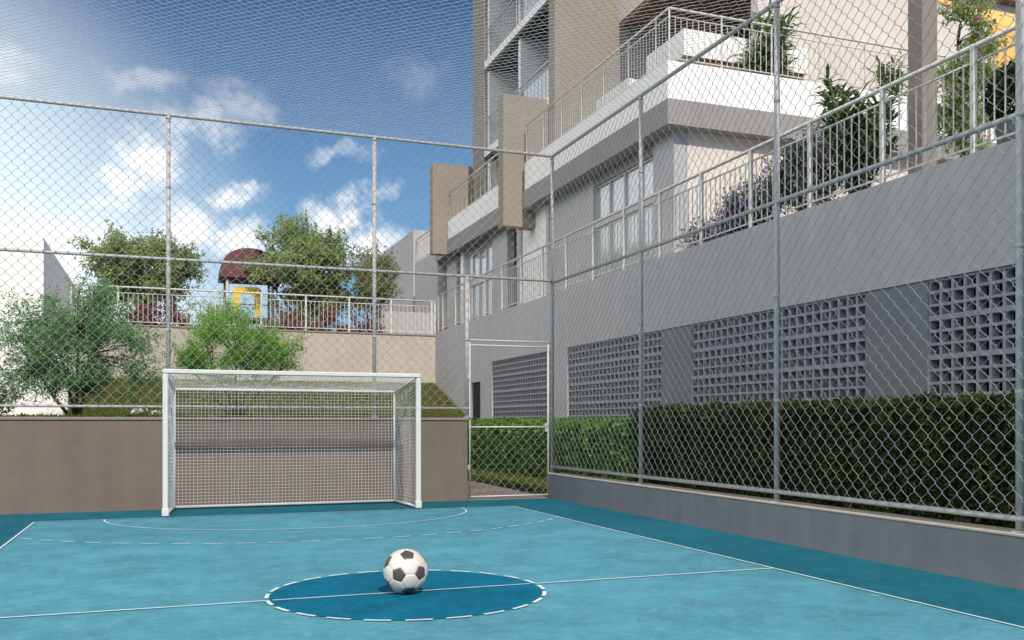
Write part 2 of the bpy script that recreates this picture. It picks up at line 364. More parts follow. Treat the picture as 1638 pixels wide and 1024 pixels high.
def post_at(parent, x, y, z0, z1, r=PR, name='post'):
    m = MB(); m.tube([(x, y, z0), (x, y, z1)], r, 14)
    for zc in [z for z in (.50, 1.43, 3.47, 5.46, 2.5, 4.5) if z0+.02 < z < z1]: m.tube([(x, y, zc-.016), (x, y, zc+.016)], r+.005, 14)
    m.tube([(x, y, z0), (x, y, z0+.012)], r+.03, 14); m.lathe((x, y, z1), [(r*1.12, -.03), (r*1.15, .005), (r*.7, .025), (.001, .03)], 14)
    return m.build(name, 'galvanised', parent, (x, y, z0))
t = thing('chain_link_fence', 'tall grey chain link fence on top of the taupe wall behind the goal', 'fence', (0, FY, 1.28), 'chain link fences of the court')
for x, z0 in ((FX, .40), (2.97, 1.285), (.06, 1.285), (-2.85, 1.285), (-5.76, 1.285), (-8.67, 1.285)): post_at(t, x, FY, z0, FT)
post_at(t, 4.43, FY, 1.285, 3.46, .03)
for z, x1, r in ((FT, FX-.03, .025), (3.49, FX-.03, .022), (1.43, 4.42, .018)):
    m = MB(); m.tube([(-11.5, FY-.01, z), (x1, FY-.01, z)], r, 10); m.build('rail', 'galvanised', t)
m = MB(); chain(m, (-11.5, FY-.045, 1.43), (1, 0, 0), (0, 0, 1), (0, 1, 0), 11.5+4.43, FT-1.43, .075, .155, .0032)
chain(m, (4.43, FY-.045, 2.50), (1, 0, 0), (0, 0, 1), (0, 1, 0), FX-4.46, FT-2.50, .075, .155, .0032)
m.build('chain_link', 'wire', t)
t = thing('chain_link_fence', 'tall grey chain link fence on the low kerb wall along the right of the court', 'fence', (FX, 8, .4), 'chain link fences of the court')
for y in (10.94, 8.03, 5.13, 2.23, -.67): post_at(t, FX+.01, y, .40, FT)
for z, r in ((FT, .025), (3.46, .024), (.50, .023)):
    m = MB(); m.tube([(FX, -1.9, z), (FX, FY-.04, z)], r, 10); m.build('rail', 'galvanised', t)
m = MB(); chain(m, (FX-.045, -1.9, .50), (0, 1, 0), (0, 0, 1), (1, 0, 0), FY+1.86, FT-.50, .074, .15, .0033)
m.build('chain_link', 'wire', t)
# gate
t = thing('court_gate', 'chain link gate in the corner between the taupe wall and the kerb wall', 'gate', (4.46, FY, 0))
m = MB(); fr = .015
for a, c in (((4.475, FY, .03), (4.475, FY, 2.46)), ((5.80, FY, .03), (5.80, FY, 2.46))): m.tube([a, c], fr, 8)
for z in (.05, 1.14, 2.42): m.tube([(4.475, FY, z), (5.80, FY, z)], fr*.95, 8)
m.build('frame', 'rail_paint', t)
m = MB(); m.tube([(4.445, FY, 2.50), (5.84, FY, 2.50)], .016, 8); m.build('lintel', 'rail_paint', t)
m = MB(); chain(m, (4.48, FY, .05), (1, 0, 0), (0, 0, 1), (0, 1, 0), 1.31, 1.08, .073, .15, .0032)
m.build('chain_link', 'wire', t)
m = MB(); m.bevbox(5.73, 5.79, FY-.05, FY-.02, 1.06, 1.2, .006); m.tube([(5.76, FY-.05, 1.17), (5.76, FY-.10, 1.17), (5.68, FY-.10, 1.17)], .008, 6)
m.build('latch', 'galvanised', t)
for z in (.5, 1.9):
    m = MB(); m.tube([(4.45, FY-.02, z-.05), (4.45, FY-.02, z+.05)], .016, 8); m.build('hinge', 'galvanised', t)
# overhead net
m = MB(); chain(m, (-11.5, 3.5, FT+.03), (0, 1, 0), (1, 0, 0), (0, 0, 1), FY-3.5, 11.5+FX, .056, .12, .0024, 3, .05)
o = m.build('overhead_net', 'net_wire')
tag(o, 'fine pale mesh net stretched overhead between the tops of the two fences', 'net')

# ------------------------------------------------------------------ goal
gx0, gx1, gy, gz = .02, 3.33, 12.70, 1.86
ry, rz = 13.80, 1.67
t = thing('football_goal', 'white futsal goal with square mesh net in front of the taupe wall', 'goal', ((gx0+gx1)/2, gy, 0))
for x in (gx0, gx1):
    m = MB(); m.bevbox(x-.034, x+.034, gy-.034, gy+.034, .05, gz-.032, .012); p = m.build('post', 'white_metal', t, (x, gy, 0))
    m = MB(); m.bevbox(x-.044, x+.044, gy-.044, gy+.044, .0125, .12, .012); m.build('foot', 'white_metal', p)
m = MB(); m.bevbox(gx0-.034, gx1+.034, gy-.034, gy+.034, gz-.03, gz+.03, .012); m.build('crossbar', 'white_metal', t)
bx0, bx1 = gx0+.12, gx1-.08
m = MB()
for x in (bx0, bx1): m.tube([(x, ry, .02), (x, ry, rz)], .019, 8)
m.tube([(bx0, ry, rz), (bx1, ry, rz)], .02, 8); m.tube([(bx0, ry, .035), (bx1, ry, .035)], .02, 8)
for a, c in ((gx0, bx0), (gx1, bx1)):
    m.tube([(a, gy+.04, gz-.01), (c, ry, rz)], .014, 8); m.tube([(a, gy+.04, .035), (c, ry, .035)], .019, 8)
m.build('rear_frame', 'white_metal', t)
m = MB(); sr = .0020
def net_sheet(A, B, Cc, D, nu, nv, n, bulge=.012):
    A, B, Cc, D, n = (np.array(a, float) for a in (A, B, Cc, D, n))   # A-B bottom, D-C top
    def pt(u, v):
        return (A*(1-u)*(1-v)+B*u*(1-v)+Cc*u*v+D*(1-u)*v)+n*bulge*math.sin(math.pi*u)*math.sin(math.pi*v)+n*.004*math.sin(u*37+v*5)*math.sin(v*23)
    for i in range(nu+1):
        ju = random.gauss(0, .0006)
        m.tube([pt(min(max(i/nu+ju*math.sin(k), 0), 1), k/10) for k in range(11)], sr, 4, 0, False)
    for j in range(nv+1): m.tube([pt(k/14, j/nv) for k in range(15)], sr, 4, 0, False)
net_sheet((bx0, ry-.03, .05), (bx1, ry-.03, .05), (bx1, ry-.03, rz), (bx0, ry-.03, rz), 62, 36, (0, -1, 0), .03)
net_sheet((gx0, gy+.03, .05), (bx0, ry, .05), (bx0, ry, rz), (gx0, gy+.03, gz), 20, 36, (1, 0, 0), .02)
net_sheet((gx1, gy+.03, .05), (bx1, ry, .05), (bx1, ry, rz), (gx1, gy+.03, gz), 20, 36, (-1, 0, 0), .02)
net_sheet((gx0, gy+.03, gz), (gx1, gy+.03, gz), (bx1, ry, rz), (bx0, ry, rz), 62, 20, (0, 0, -1), .05)
m.build('net', 'white_string', t)

# ------------------------------------------------------------------ football
def make_ball(c, rad):
    ph = (1+5**.5)/2
    ico = [Vector(v).normalized() for v in [(0, a, d*ph) for a in (1, -1) for d in (1, -1)]+[(a, d*ph, 0) for a in (1, -1) for d in (1, -1)]+[(d*ph, 0, a) for a in (1, -1) for d in (1, -1)]]
    # orientation measured from the photograph: three neighbouring black panels
    right = Vector((CS, -SN, 0)); 
    view = (Vector(c)-Vector((0, 0, CAM_H))).normalized(); rt = view.cross(Vector((0, 0, 1))).normalized(); up = rt.cross(view)
    scr = lambda x, y, z: (rt*x+up*y-view*z).normalized()
    A, B_, C_ = scr(.08, .75, .656), scr(-.3, -.16, .94), scr(.67, -.1, .735)
    tri = None
    for i in range(12):
        for j in range(12):
            for k in range(12):
                if len({i, j, k}) == 3 and all(ico[a].dot(ico[d]) > .4 for a, d in ((i, j), (j, k), (i, k))) and ico[i].cross(ico[j]).dot(ico[k])*A.cross(B_).dot(C_) > 0: tri = (i, j, k); break
            if tri: break
        if tri: break
    def frame(a, bb, cc):
        e1 = (a+bb+cc).normalized(); e2 = (a-e1*a.dot(e1)).normalized(); return Matrix((e1, e2, e1.cross(e2))).transposed()
    Mx = frame(A, B_, C_) @ frame(*(ico[i] for i in tri)).transposed()
    ico = [Mx @ v for v in ico]
    nb = {i: [j for j in range(12) if j != i and ico[i].dot(ico[j]) > .4] for i in range(12)}
    V = lambda i, j: (ico[i]*2+ico[j])/3
    panels = []
    for i in range(12):
        e = ico[i]; u = (ico[nb[i][0]]-e*ico[nb[i][0]].dot(e)).normalized(); w = e.cross(u)
        o = sorted(nb[i], key=lambda j: math.atan2(ico[j].dot(w), ico[j].dot(u))); panels.append(([V(i, j) for j in o], 1))
    for i in range(12):
        for j in nb[i]:
            for k in nb[i]:
                if i < j < k and ico[j].dot(ico[k]) > .4:
                    pts = [V(i, j), V(j, i), V(j, k), V(k, j), V(k, i), V(i, k)]
                    if (pts[1]-pts[0]).cross(pts[2]-pts[1]).dot(pts[0]) < 0: pts.reverse()
                    panels.append((pts, 0))
    mb = MB(); n = 9
    for pts, mi in panels:
        cc = sum(pts, Vector())/len(pts)
        for q in range(len(pts)):
            p0, p1 = pts[q], pts[(q+1) % len(pts)]; vs = []; ix = {}
            for a in range(n+1):
                for d in range(n+1-a):
                    e = n-a-d            # weights: a centre
                    v = (cc*a+p0*d+p1*e)/n; edge = a/n
                    rr = rad*(1-.022*math.exp(-(edge/.07)**2)); ix[(a, d)] = len(vs); vs.append(v.normalized()*rr)
            fs = []
            for a in range(n):
                for d in range(n-a):
                    fs.append((ix[(a, d)], ix[(a+1, d)], ix[(a, d+1)]))
                    if d+1 <= n-a-1: fs.append((ix[(a+1, d)], ix[(a+1, d+1)], ix[(a, d+1)]))
            mb.add([v+Vector(c) for v in vs], fs, mi, True)
    return mb.build('football', ['ball_white', 'ball_black'], None, c)
tag(make_ball((1.585, 6.39, .1545+.012), .155), 'white football with dark pentagon panels resting in the blue centre circle', 'football')

# ------------------------------------------------------------------ foliage
def leaf_quads(mb, cen, length, width, mi=0, up=.0, droop=0, axis=None):
    n = len(cen); d = rng.normal(size=(n, 3)) if axis is None else axis+rng.normal(0, .35, (n, 3))
    d[:, 2] += up; d /= np.linalg.norm(d, axis=1)[:, None]+1e-9
    s_ = np.cross(d, rng.normal(size=(n, 3))); s_ /= np.linalg.norm(s_, axis=1)[:, None]+1e-9
    nn = np.cross(d, s_)
    L_ = length*rng.uniform(.65, 1.3, (n, 1)); W_ = width*rng.uniform(.7, 1.25, (n, 1))
    P0 = cen-d*L_*.5; P2 = cen+d*L_*.5-nn*L_*.12; m1 = cen-d*L_*.02+s_*W_*.5+nn*L_*.07; m2 = cen-d*L_*.02-s_*W_*.5+nn*L_*.07
    V = np.stack([P0, m1, P2, m2], 1); F = np.arange(n*4).reshape(n, 4)
    mb.quads(V, F, mi)
def box_hedge(name, label, x0, x1, y0, y1, z1, leaf, llen, lw, dens, core, rough=.05, z0=.0):
    t = thing(name, label, 'hedge', ((x0+x1)/2, (y0+y1)/2, z0), None)
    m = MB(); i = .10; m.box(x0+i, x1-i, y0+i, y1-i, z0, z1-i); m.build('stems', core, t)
    P = []
    def face(nn, fn): P.append(fn(rng.uniform(0, 1, (nn, 2))))
    lx, ly, lz = x1-x0, y1-y0, z1-z0
    def bump(a, c_): return rough*(np.sin(a*5.1+c_*3.3)*.5+np.sin(a*11.7-c_*7.9)*.35+rng.normal(0, .55, a.shape))
    face(int(dens*ly*lz), lambda r: np.stack([x0+bump(r[:, 0]*ly, r[:, 1]*lz)+np.abs(rng.normal(0, .03, len(r))), y0+r[:, 0]*ly, z0+r[:, 1]*lz], 1))
    face(int(dens*ly*lx), lambda r: np.stack([x0+r[:, 1]*lx, y0+r[:, 0]*ly, z1+bump(r[:, 0]*ly, r[:, 1]*lx)*.8], 1))
    for yy, s1 in ((y0, 1), (y1, -1)): face(int(dens*lx*lz), lambda r: np.stack([x0+r[:, 0]*lx, yy+s1*bump(r[:, 0]*lx, r[:, 1]*lz), z0+r[:, 1]*lz], 1))
    face(int(dens*.2*ly*lz), lambda r: np.stack([x1+bump(r[:, 0]*ly, r[:, 1]*lz), y0+r[:, 0]*ly, z0+r[:, 1]*lz], 1))
    m = MB(); leaf_quads(m, np.concatenate(P), llen, lw, up=.4); m.build('foliage', leaf, t)
    return t
def tree(name, label, cat, base, stems, clumps, leaf, n, llen, lw, bark='bark', tr=.07, sigma=.25, group=None, flowers=None, twig=None):
    """stems: starting points of trunk paths; clumps: (x,y,z,radius) crown clumps; limbs run from the trunk to each clump"""
    t = thing(name, label, cat, base, group); base = Vector(base)
    m = MB()
    for st in stems:
        k = len(st); m.tube([base+Vector(p) for p in st], [tr*(1-.55*i/(k-1)) for i in range(k)], 8)
    ends = [base+Vector(st[-1]) for st in stems]; mids = [base+Vector(st[len(st)//2]) for st in stems]
    pts = []
    for cxx, cyy, czz, rr in clumps:
        c_ = base+Vector((cxx, cyy, czz)); e = min(ends+mids, key=lambda q: (q-c_).length)
        mid = (e+c_)/2+Vector((random.gauss(0, .1), random.gauss(0, .1), random.uniform(-.05, .15)))*rr*2
        m.tube([e, mid, c_], [tr*.4, tr*.24, tr*.09], 6)
        for _ in range(twig or 5):
            dd = Vector((random.gauss(0, 1), random.gauss(0, 1), random.gauss(.2, .8))).normalized()*rr*random.uniform(.7, 1.45)
            a0 = c_.lerp(mid, random.uniform(0, .6)); m.tube([a0, a0+dd*.5+Vector((0, 0, .04)), c_+dd], [tr*.10, tr*.07, tr*.03], 4)
            # leaves along twig
            k = max(4, int(n*rr**2*.075)); u = rng.uniform(.15, 1.2, (k, 1))
            tip = np.array(c_+dd); st = np.array(a0); pts.append(st+(tip-st)*u+rng.normal(0, rr*.17, (k, 3)))
        k = int(n*rr**2*.17); dd = rng.normal(size=(k, 3)); dd /= np.linalg.norm(dd, axis=1)[:, None]
        pts.append(np.array(c_)+dd*(rr*rng.uniform(.25, 1, (k, 1))**.6)*np.array([1, 1, .8]))
    m.build('trunk', bark, t)
    allp = np.concatenate(pts); m = MB()
    leaf_quads(m, allp, llen, lw, up=.25)
    o = m.build('crown', leaf, t)
    if flowers:
        fm, fn, fl = flowers; m = MB(); leaf_quads(m, allp[rng.choice(len(allp), fn, True)]+rng.normal(0, .04, (fn, 3))+np.array([-.02, -.05, .04]), fl, fl*.8); m.build('blossom', fm, t)
    return t
def ell_clumps(c, r, n, rr, seed, lower=-.5):
    rd = random.Random(seed); out = []
    while len(out) < n:
        v = Vector((rd.gauss(0, 1), rd.gauss(0, 1), rd.gauss(0, 1))).normalized()*rd.uniform(.45, 1)**.6
        if v.z < lower: continue
        out.append((c[0]+v.x*r[0], c[1]+v.y*r[1], c[2]+v.z*r[2], rr*rd.uniform(.7, 1.25)))
    return out

# planting strip right of the court
b = MB(); b.box(6.03, 7.9, -2, 13.6, -.05, .06); struct(b.build('planting_soil', 'soil'))
b = MB(); b.box(4.42, 5.95, 13.93, 27, -.05, .010); struct(b.build('path', 'paving'))
b = MB(); b.box(5.96, 7.95, 13.93, 27, -.05, .03); struct(b.build('grass_bed', 'lawn'))
m = MB(); k = 9000; cen = np.stack([rng.uniform(5.9, 7.05, k), rng.uniform(13.95, 24, k), .04+rng.uniform(0, .07, k)], 1)
leaf_quads(m, cen, .10, .018, up=1.6); k = 2200
o = m.build('grass', 'leaf_grass'); o['kind'] = 'stuff'; o['label'] = 'strip of rough green grass between the path and the bright hedge'
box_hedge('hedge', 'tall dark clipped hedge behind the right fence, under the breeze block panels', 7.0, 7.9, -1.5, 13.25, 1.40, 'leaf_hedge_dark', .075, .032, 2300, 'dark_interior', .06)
box_hedge('hedge', 'lower bright green leafy hedge seen through the gate, beyond the dark hedge', 6.98, 7.85, 13.32, 23.6, 1.19, 'leaf_hedge_bright', .10, .055, 1500, 'dark_interior', .07)

# ------------------------------------------------------------------ podium wall with breeze blocks
PX0, PT = 8.0, 4.05
t = thing('retaining_wall', 'long grey podium wall with breeze block panels behind the dark hedge', 'wall', (PX0, 14, 0))
pan = [(19.05, 23.0, 1.22, 2.8), (14.2, 18.15, 1.22, 2.8), (9.2, 13.2, 1.50, 2.8), (4.2, 8.2, 1.50, 2.8), (-.8, 3.2, 1.50, 2.8)]
ops = sorted([(p[0], p[1], p[2], p[3]) for p in pan]+[(23.95, 24.72, 0.0, 2.32)])
m = MB(); dk = MB(); y = -3.; X0, X1 = PX0, PX0+.16
for a, c_, z0, z1 in ops:
    if a < 19:
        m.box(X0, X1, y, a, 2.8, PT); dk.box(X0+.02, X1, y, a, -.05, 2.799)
    else:
        if y < 19.02: pass
        m.box(X0, X1, y, a, -.05, PT)
    m.box(X0, X1, a, c_, z1, PT)
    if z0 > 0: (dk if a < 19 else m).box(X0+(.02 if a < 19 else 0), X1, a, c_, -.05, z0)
    y = c_
m.box(X0, X1, y, 28.38, -.05, PT)
m.build('wall', 'grey_plaster', t); dk.build('lower_wall', 'dark_band', t)
for a, c_, z0, z1 in pan:
    m = MB(); ng = int(round((z1-z0)/.426)) ; gh = (z1-z0)/ng; nc = int(round((c_-a)/.166)); pw = (c_-a)/nc
    xa, xb = X0+.03, X0+.15
    for g in range(ng+1):
        zz = z0+g*gh; hh = .029
        m.box(xa, xb, a, c_, max(zz-hh, z0), min(zz+hh, z1))
    for g in range(ng):
        for q in (1, 2):
            zz = z0+g*gh+gh*q/3; m.box(xa+.004, xb, a, c_, zz-.016, zz+.016)
    for k in range(nc+1):
        yy = a+k*pw; m.box(xa+.008, xb-.004, max(yy-.019, a), min(yy+.019, c_), z0, z1)
    m.build('breeze_block_panel', 'block_concrete', t)
m = MB(); m.box(X0+.05, X0+.09, 23.96, 24.71, 0, 2.30); d = m.build('door', 'dark_interior', t)
m = MB(); m.box(X0+.02, X0+.05, 24.0, 24.03, 1.0, 1.2); m.build('handle', 'galvanised', d)
# rooms behind, podium deck
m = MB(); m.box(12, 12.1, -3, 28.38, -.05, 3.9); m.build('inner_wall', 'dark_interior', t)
b = MB(); b.box(X1+.003, 40, -3, 28.38, 3.95, PT-.004); b.box(X1+.003, 12, -3, 28.3, -.05, -.01); struct(b.build('podium_deck', 'asphalt_terrace'))
# back wall and terrace
t = thing('retaining_wall', 'beige terrace wall beyond the garden, under the playground railing', 'wall', (0, 28.4, 1))
m = MB(); m.box(-30, 8.0, 28.4, 28.7, 0, 3.93); m.build('wall', 'beige_plaster', t)
m = MB(); m.box(-30, 7.997, 28.37, 28.73, 3.932, 3.975); m.build('coping', 'taupe_coping', t)
b = MB(); b.box(-60, 40, 28.74, 70, 3.0, 3.90); struct(b.build('terrace_ground', 'ground_earth'))
# raised bed and grass bank
b = MB(); b.box(-30, 4.40, 14.06, 24.6, 0, 1.18); struct(b.build('raised_bed', 'soil'))
b = MB(); b.add([(-2.75, 24.6, 0), (7.99, 24.9, 0), (7.99, 24.9, 1.36), (-2.75, 24.6, 1.25), (-2.75, 28.36, 2.45), (7.99, 28.36, 2.45), (7.99, 28.36, 0), (-2.75, 28.36, 0)],
              [(0, 1, 2, 3), (3, 2, 5, 4), (1, 6, 5, 2), (0, 3, 4, 7)])
struct(b.build('grass_bank', 'lawn'))
m = MB(); k = 34000; u = rng.uniform(0, 1, k); cen = np.stack([rng.uniform(-2.75, 7.9, k), 24.8+u*3.55, 1.33+u*1.12+rng.uniform(0, .04, k)], 1)
leaf_quads(m, cen, .05, .02, up=.6); o = m.build('bank_grass', 'leaf_cover'); o['kind'] = 'stuff'; o['label'] = 'short olive green grass covering the sloping bank below the beige wall'
m = MB(); k = 15000; cen = np.stack([rng.uniform(-9, 4.3, k), rng.uniform(14.15, 16.6, k), 1.17+rng.uniform(0, .13, k)], 1)
leaf_quads(m, cen, .11, .05, up=.7); o = m.build('ground_cover', 'leaf_cover'); o['kind'] = 'stuff'; o['label'] = 'low dark green ground cover just behind the taupe wall'

# ------------------------------------------------------------------ railings
def railing(name, label, base, A, Bp, z0, h, post_step, first, group=None, bal=.13, rr=.027, gaps=(), pw=.028, matn='rail_paint', parent=None, pname='post', second=.17):
    A = Vector((*A, z0)); Bp = Vector((*Bp, z0)); L_ = (Bp-A).length; d = (Bp-A)/L_
    t = thing(name, label, 'railing', base, group) if parent is None else None
    if parent is not None:
        t = bpy.data.objects.new(name, None)
    root = t if parent is None else parent
    along = lambda s, z: A+d*s+Vector((0, 0, z))
    if parent is None:
        m = MB(); m.tube([along(0, h), along(L_, h)], rr, 10); m.build('handrail', matn, root)
        ps = []; s = first
        while s < L_: ps.append(s); s += post_step
        ps = sorted({0.0, *ps, L_})
        pm = None
        for s in ps:
            if pm is None:
                m = MB(); q = along(s, 0); m.bevbox(q.x-pw, q.x+pw, q.y-pw, q.y+pw, z0, z0+h-rr*.5, .005); pm = m.build('post', matn, root, tuple(q))
            else: cp(pm, root, along(s, 0)-Vector(root.location))
        for s0, s1 in zip(ps[:-1], ps[1:]):
            if s1-s0 < .1: continue
            m = MB(); m.tube([along(s0+pw, .09), along(s1-pw, .09)], .015, 4); m.tube([along(s0+pw, h-second), along(s1-pw, h-second)], .014, 8)
            n = max(2, int(round((s1-s0)/bal)))
            for k in range(1, n):
                q = s0+(s1-s0)*k/n; m.tube([along(q, .09), along(q, h-second)], .0095, 5, 0, False)
            m.build('baluster_panel', matn, root)
    else:
        bpy.data.objects.remove(t)
        m = MB(); m.tube([along(0, h), along(L_, h)], rr, 8); m.tube([along(0, h-second), along(L_, h-second)], .014, 6); m.tube([along(0, .08), along(L_, .08)], .014, 6)
        n = int(L_/bal)
        for k in range(n+1):
            q = L_*k/n; big = k % 9 == 0; m.tube([along(q, 0 if big else .08), along(q, h if big else h-second)], .022 if big else .009, 5, 0, False)
        m.build(name, matn, parent)
    return t
railing('terrace_railing', 'pale metal balustrade along the top edge of the grey podium wall', (8.07, 14, PT), (8.08, 28.3), (8.08, 2.0), PT, 1.16, 1.345, .5, 'terrace balustrades')
railing('terrace_railing', 'pale metal balustrade on the beige wall in front of the playground trees', (3, 28.5, 3.975), (-2.4, 28.5), (8.0, 28.5), 3.975, 1.06, 1.30, 1.2, 'terrace balustrades')

# ------------------------------------------------------------------ apartment building
B = thing('apartment_building', 'tall beige and white apartment block with balconies rising behind the podium', 'building', (11, 22, PT))
FB, FTp, PTp = 7.42, 7.95, 8.74
WX = 10.2
def part(name, m_, *boxes):
    mm = MB()
    for bx_ in boxes: mm.box(*bx_)
    return mm.build(name, m_, B)
# slab band + white parapet, long side and return
part('slab_band', 'band_plaster', (9.8, 15, 17.07, 25.48, FB, FTp), (15.0, 34, 17.07, 25.48, FB, FTp))
part('slab_band', 'band_plaster', (9.8, 15, 25.95, 34.8, FB, FTp))
part('parapet', 'white_plaster', (9.803, 9.95, 17.073, 25.3, FTp+.001, PTp), (9.95, 34, 17.073, 17.22, FTp+.001, PTp))
part('parapet', 'white_plaster', (9.803, 9.95, 25.95, 33.15, FTp+.001, PTp-.1))
part('terrace_floor', 'asphalt_terrace', (9.951, 34, 17.221, 25.2, FTp+.001, FTp+.05))
# ground floor of the building on the podium: long wall with openings
pieces = [(17.4, 18.3), (21.5, 24.35), (26.55, 26.9), (27.85, 29.3), (32.3, 32.75), (33.3, 34.6)]
for a, c_ in pieces:
    if c_-a > 1: part('wall', 'grey_plaster', (WX, WX+.25, a, c_, PT, FB-.001))
part('pilaster', 'grey_plaster', *[(WX-.06, WX+.25, a, c_, PT, FB-.001) for a, c_ in ((17.4, 18.3),)])
part('pilaster', 'grey_plaster', (WX-.04, WX+.25, 24.36, 24.55, PT, FB-.001)); part('pilaster', 'grey_plaster', (WX-.04, WX+.25, 26.55, 26.9, PT, FB-.001))
part('pilaster', 'white_plaster', (WX-.04, WX+.25, 32.35, 32.7, PT, FB-.001))
part('wall_panel', 'white_plaster', (WX+.02, WX+.2, 24.55, 26.55, PT, FB-.001))
part('wall', 'pale_plaster', (WX+.26, 34, 17.4, 17.65, PT, FB-.001))
part('wall', 'pale_plaster', (14.5, 14.7, 17.66, 34.6, PT, FB-.001))
part('wall', 'grey_plaster', (WX+.26, 14.5, 34.35, 34.6, PT, FB-.001))
def window(y0, y1, z0, z1, n, zt, x=WX+.1):
    m = MB(); fw = .05
    m.box(x-.05, x+.05, y0, y1, z1-fw, z1); m.box(x-.05, x+.05, y0, y1, z0, z0+fw); m.box(x-.08, x+.05, y0, y1, zt-.10, zt+.10)
    for k in range(n+1):
        yy = y0+(y1-y0)*k/n; m.box(x-.045, x+.045, max(yy-fw*.6, y0), min(yy+fw*.6, y1), z0+fw, zt-.10); m.box(x-.045, x+.045, max(yy-fw*.6, y0), min(yy+fw*.6, y1), zt+.10, z1-fw)
    f = m.build('window', 'galvanised', B)
    m = MB(); m.box(x+.0, x+.012, y0+.02, y1-.02, z0+.02, z1-.02); m.build('pane', 'window_glass', f)
    m = MB(); n_ = 60; vs = []; fs = []
    for i in range(n_+1):
        yy = y0+(y1-y0)*i/n_; xx = x+.09+.03*math.sin(i*1.7)
        vs += [(xx, yy, z0), (xx, yy, z1)]
        if i: fs.append((2*i-2, 2*i, 2*i+1, 2*i-1))
    m.add(vs, fs, 0, True); m.build('reflection_sheet', 'reflection_sheet', f)  # pleated white sheet imitating bright sky in the glass
window(18.32, 21.48, PT, FB-.25, 4, 6.22)
window(29.32, 32.3, PT, FB-.25, 4, 6.15)
part('window_head', 'band_plaster', (WX, WX+.25, 18.31, 21.49, FB-.25, FB-.002)); part('window_head', 'band_plaster', (WX, WX+.25, 29.31, 32.34, FB-.25, FB-.002))
# vertical fin walls
part('fin_wall', 'fin_plaster', (9.22, 12.5, 25.5, 25.93, 6.93, 10.75))
part('fin_wall', 'fin_plaster', (9.25, 12.0, 33.2, 33.6, 6.93+.5, 10.75))
# tower
part('tower_wall', 'fin_plaster', (10.62, 14.0, 25.0, 25.45, FTp, 30))
part('tower_wall', 'fin_plaster', (14.0, 30.0, 25.0, 25.45, FTp, 30))
part('tower_pier', 'taupe_tower', (10.6, 11.6, 31.3, 32.6, FTp, 30))
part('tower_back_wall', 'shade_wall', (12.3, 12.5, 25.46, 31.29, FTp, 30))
part('tower_side_wall', 'taupe_tower', (11.61, 20, 32.3, 32.6, FTp, 30))
part('partition_wall', 'white_plaster', (10.75, 12.29, 28.1, 28.3, 10.81, 30))
part('partition_wall', 'white_plaster', (10.72, 12.29, 31.1, 31.29, FTp, 30))
for k, z in enumerate((10.5, 13.6, 16.7, 19.8)):
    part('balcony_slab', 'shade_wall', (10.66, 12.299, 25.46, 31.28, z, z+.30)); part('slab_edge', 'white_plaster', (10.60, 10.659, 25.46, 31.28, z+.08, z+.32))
    if k < 3:
        railing('balcony_railing', '', None, (10.66, 25.5), (10.66, 31.2), z+.30, 1.1, 1, 1, parent=B, bal=.3, matn='galvanised')
for z in (10.9, 14.0): part('glass_screen', 'window_glass', (10.67, 10.69, 25.5, 27.6, z, z+.85))
# overhanging upper block and right wing
part('soffit', 'wood', (12.75, 30, 19.6, 24.99, 13.0, 13.12))
part('upper_block', 'pale_plaster', (12.7, 30, 19.5, 24.995, 13.125, 30))
part('wing_wall', 'pale_plaster', (14.0, 34, 19.9, 20.2, FTp+.06, 12.99))
part('planter', 'white_plaster', (10.8, 14.1, 18.1, 19.85, 9.36, 9.95)); part('planter_base', 'wood', (10.85, 14.05, 18.16, 19.8, FTp+.06, 9.358))
part('terrace_bench', 'white_plaster', (10.7, 11.4, 20.6, 22.4, FTp+.06, 9.7))
railing('roof_railing', '', None, (9.88, 25.3), (9.88, 17.15), PTp, 1.12, 1, 1, parent=B, bal=.14)
railing('roof_railing', '', None, (9.88, 17.15), (24, 17.15), PTp, 1.12, 1, 1, parent=B, bal=.14)
railing('roof_railing', '', None, (9.88, 33.1), (9.88, 26.0), PTp-.1, 1.05, 1, 1, parent=B, bal=.5)
# lower far wing
W2 = thing('neighbouring_block', 'plain pale grey building wing beyond the end of the balcony block', 'building', (9.8, 40, 3.9))
m = MB(); m.box(9.82, 18, 38.3, 46, 3.9, 9.33); m.build('wall', 'grey_plaster', W2)
m = MB(); m.box(9.9, 16, 34.81, 38.28, 3.9, 7.9); m.build('side_wall', 'grey_plaster', W2)
railing('roof_railing', '', None, (9.95, 38.2), (9.95, 34.9), 7.9, 1.0, 1, 1, parent=W2, bal=.9)
m = MB(); m.box(7.6, 9.7, 34.5, 34.7, 3.9, 5.4); m.build('low_wall', 'grey_plaster', W2)
# column on the podium
t = thing('pillar', 'square pillar standing on the podium behind the balustrade, brown on its lit side', 'pillar', (8.72, 9.0, PT))
m = MB(); m.bevbox(8.60, 8.84, 8.88, 9.12, PT, 8.2, .008); m.build('shaft', 'taupe_tower', t)
m = MB(); m.bevbox(8.56, 8.88, 8.84, 9.16, PT, PT+.05, .004); m.build('base_plate', 'galvanised', t)
t = thing('awning', 'orange fabric awning, high at the right behind the foliage', 'awning', (13, 11, 7))
m = MB(); m.add([(12.4, 12.6, 8.5), (17, 12.6, 8.5), (17, 11.4, 7.6), (12.4, 11.4, 7.6), (12.4, 12.6, 8.54), (17, 12.6, 8.54), (17, 11.4, 7.64), (12.4, 11.4, 7.64)], [(3, 2, 1, 0), (4, 5, 6, 7), (0, 1, 5, 4), (2, 3, 7, 6), (1, 2, 6, 5), (0, 4, 7, 3)])
